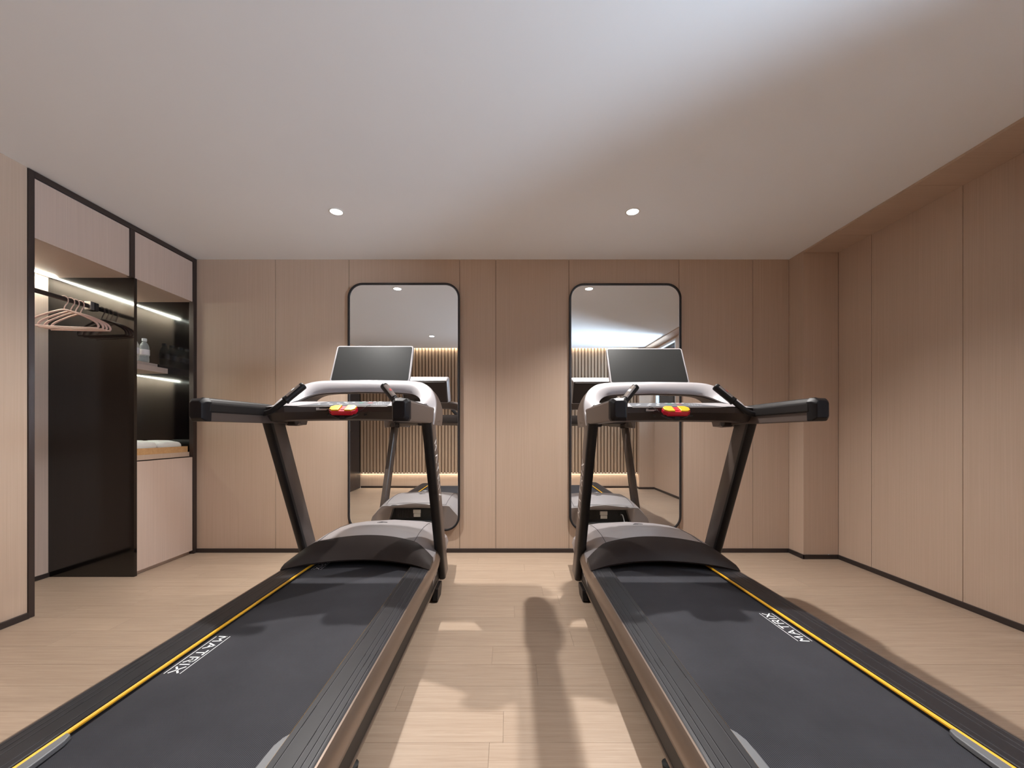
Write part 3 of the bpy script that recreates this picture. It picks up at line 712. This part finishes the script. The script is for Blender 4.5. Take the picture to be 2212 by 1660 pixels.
    # --- emergency stop with its holder and cord
    def octo(w_, h_, c_): return [(-w_+c_, -h_), (w_-c_, -h_), (w_, -h_+c_), (w_, h_-c_), (w_-c_, h_), (-w_+c_, h_), (-w_, h_-c_), (-w_, -h_+c_)]
    yc_ = 2.108
    RM = Matrix.Translation((0, yc_, 1.092)) @ Matrix.Rotation(math.radians(27), 4, 'X') @ Matrix.Translation((0, -yc_, -1.092))
    def tl(b):
        bmesh.ops.transform(b, matrix=RM, verts=b.verts); return b
    def ring8(w_, h_, c_, z_, dy=0): return [(x_, yc_+y_+dy, z_) for x_, y_ in octo(w_, h_, c_)]
    b = B(); loft(b, [ring8(.052, .016, .006, 1.072), ring8(.066, .030, .016, 1.086), ring8(.0675, .032, .017, 1.091), ring8(.0675, .032, .017, 1.106), ring8(.066, .031, .017, 1.109)]); stp = obj('stop_switch', tl(b), M['red'], T, bevel=.0015)
    for s in (-1, 1):
        b = B(); rr_ = [(x_, y_) for x_, y_ in octo(.0655, .0305, .017) if x_*s > 0]; pr = [(x_, yc_+y_) for x_, y_ in rr_]
        pr = sorted(pr, key=lambda p_: math.atan2(p_[1]-yc_, p_[0]-s*.04)); 
        q0, q1 = (s*.014, yc_-.0305), (s*.014, yc_+.0305)
        poly = pr+[q0, q1]; cxm = sum(p_[0] for p_ in poly)/len(poly); poly.sort(key=lambda p_: math.atan2(p_[1]-yc_, p_[0]-cxm))
        prism(b, poly, 2, 1.1085, 1.1165); obj('stop_switch_cover', tl(b), M['yel2'], stp, bevel=.003)
    b = B(); lathe(b, [(.0005, 1.112), (.012, 1.112), (.012, 1.108)], (0, yc_-.005, 0), 14); obj('stop_knob', tl(b), M['red'], stp)
    b = B(); loft(b, [[(x_*1.0, yc_+y_*1.0, z_) for x_, y_ in octo(w_, .022, .008)] for w_, z_ in ((.030, 1.060), (.058, 1.070), (.070, 1.078))]); obj('switch_holder', b, M['cap'], T)
    b = bx(-.013, .013, yc_-.024, yc_+.0, 1.052, 1.068); obj('switch_tab', b, M['black'], T, bevel=.002)
    cd = side
    b = B(); tube(b, smooth_path([(-cd*.055, yc_+.01, 1.085), (-cd*.085, yc_-.005, 1.096), (-cd*.11, yc_+.01, 1.118), (-cd*.118, yc_+.05, 1.128)], 4), .0013, 6); obj('safety_cord', b, M['black'], T)
    # --- screen
    c0 = Vector((0, 2.492, 1.288)); uv = Vector((0, .118, .237)).normalized(); nv = Vector((0, -uv.z, uv.y)); H = .266; W_ = .480
    def fr_(w_, h_, r_, d, cy=0):
        mid = c0+uv*(H/2+cy)-nv*d
        return [tuple(mid+Vector((1, 0, 0))*a+uv*(b_+(.003*(1-(2*a/w_)**2) if b_ > 0 else 0))) for a, b_ in rrect(w_, h_, r_, 5)]
    b = B(); loft(b, [fr_(W_-.006, H-.006, .013, -.001), fr_(W_, H, .016, .002), fr_(W_, H, .016, .014), fr_(W_-.03, H-.03, .012, .070)]); sc = obj('screen_housing', b, M['silver'], T, angle=35)
    b = B(); loft(b, [fr_(W_-.020, H-.018, .009, -.0022), fr_(W_-.018, H-.016, .010, -.0006)]); obj('screen_display', b, M['screen'], sc)
    b = B(); loft(b, [fr_(W_-.040, H-.040, .012, .069), fr_(W_-.055, H-.055, .012, .080)]); obj('screen_back', b, M['shell_dark'], sc)
    b = B(); prism(b, [(2.47, 1.25), (2.52, 1.24), (2.60, 1.30), (2.58, 1.36), (2.53, 1.33), (2.49, 1.29)], 0, -.12, .12); obj('screen_mount', b, M['shell_dark'], T, bevel=.006)
    # pivot cups under the arms, at the upright heads
    for s in (-1, 1):
        b = B(); tube(b, [(s*.384, 2.30, 1.048), (s*.335, 2.30, 1.048)], .026, 20); obj('pivot_cup', b, M['shell_dark'], T, bevel=.004)
    ORG = Vector((0, 0, 0))
    return T
treadmill(-.837, (0, 0, 0), 'black and silver treadmill nearer the wardrobe, white lettering on its belt beside the outer rail', [(-1, 1.338, 1.580), (-1, 2.336, 2.578)], False, -1)
treadmill(.846, (-.0133, 0, -.004), 'black and silver treadmill nearer the recessed panelled wall, a cable plugged in its front', [(1, 1.536, 1.775)], True, 1)
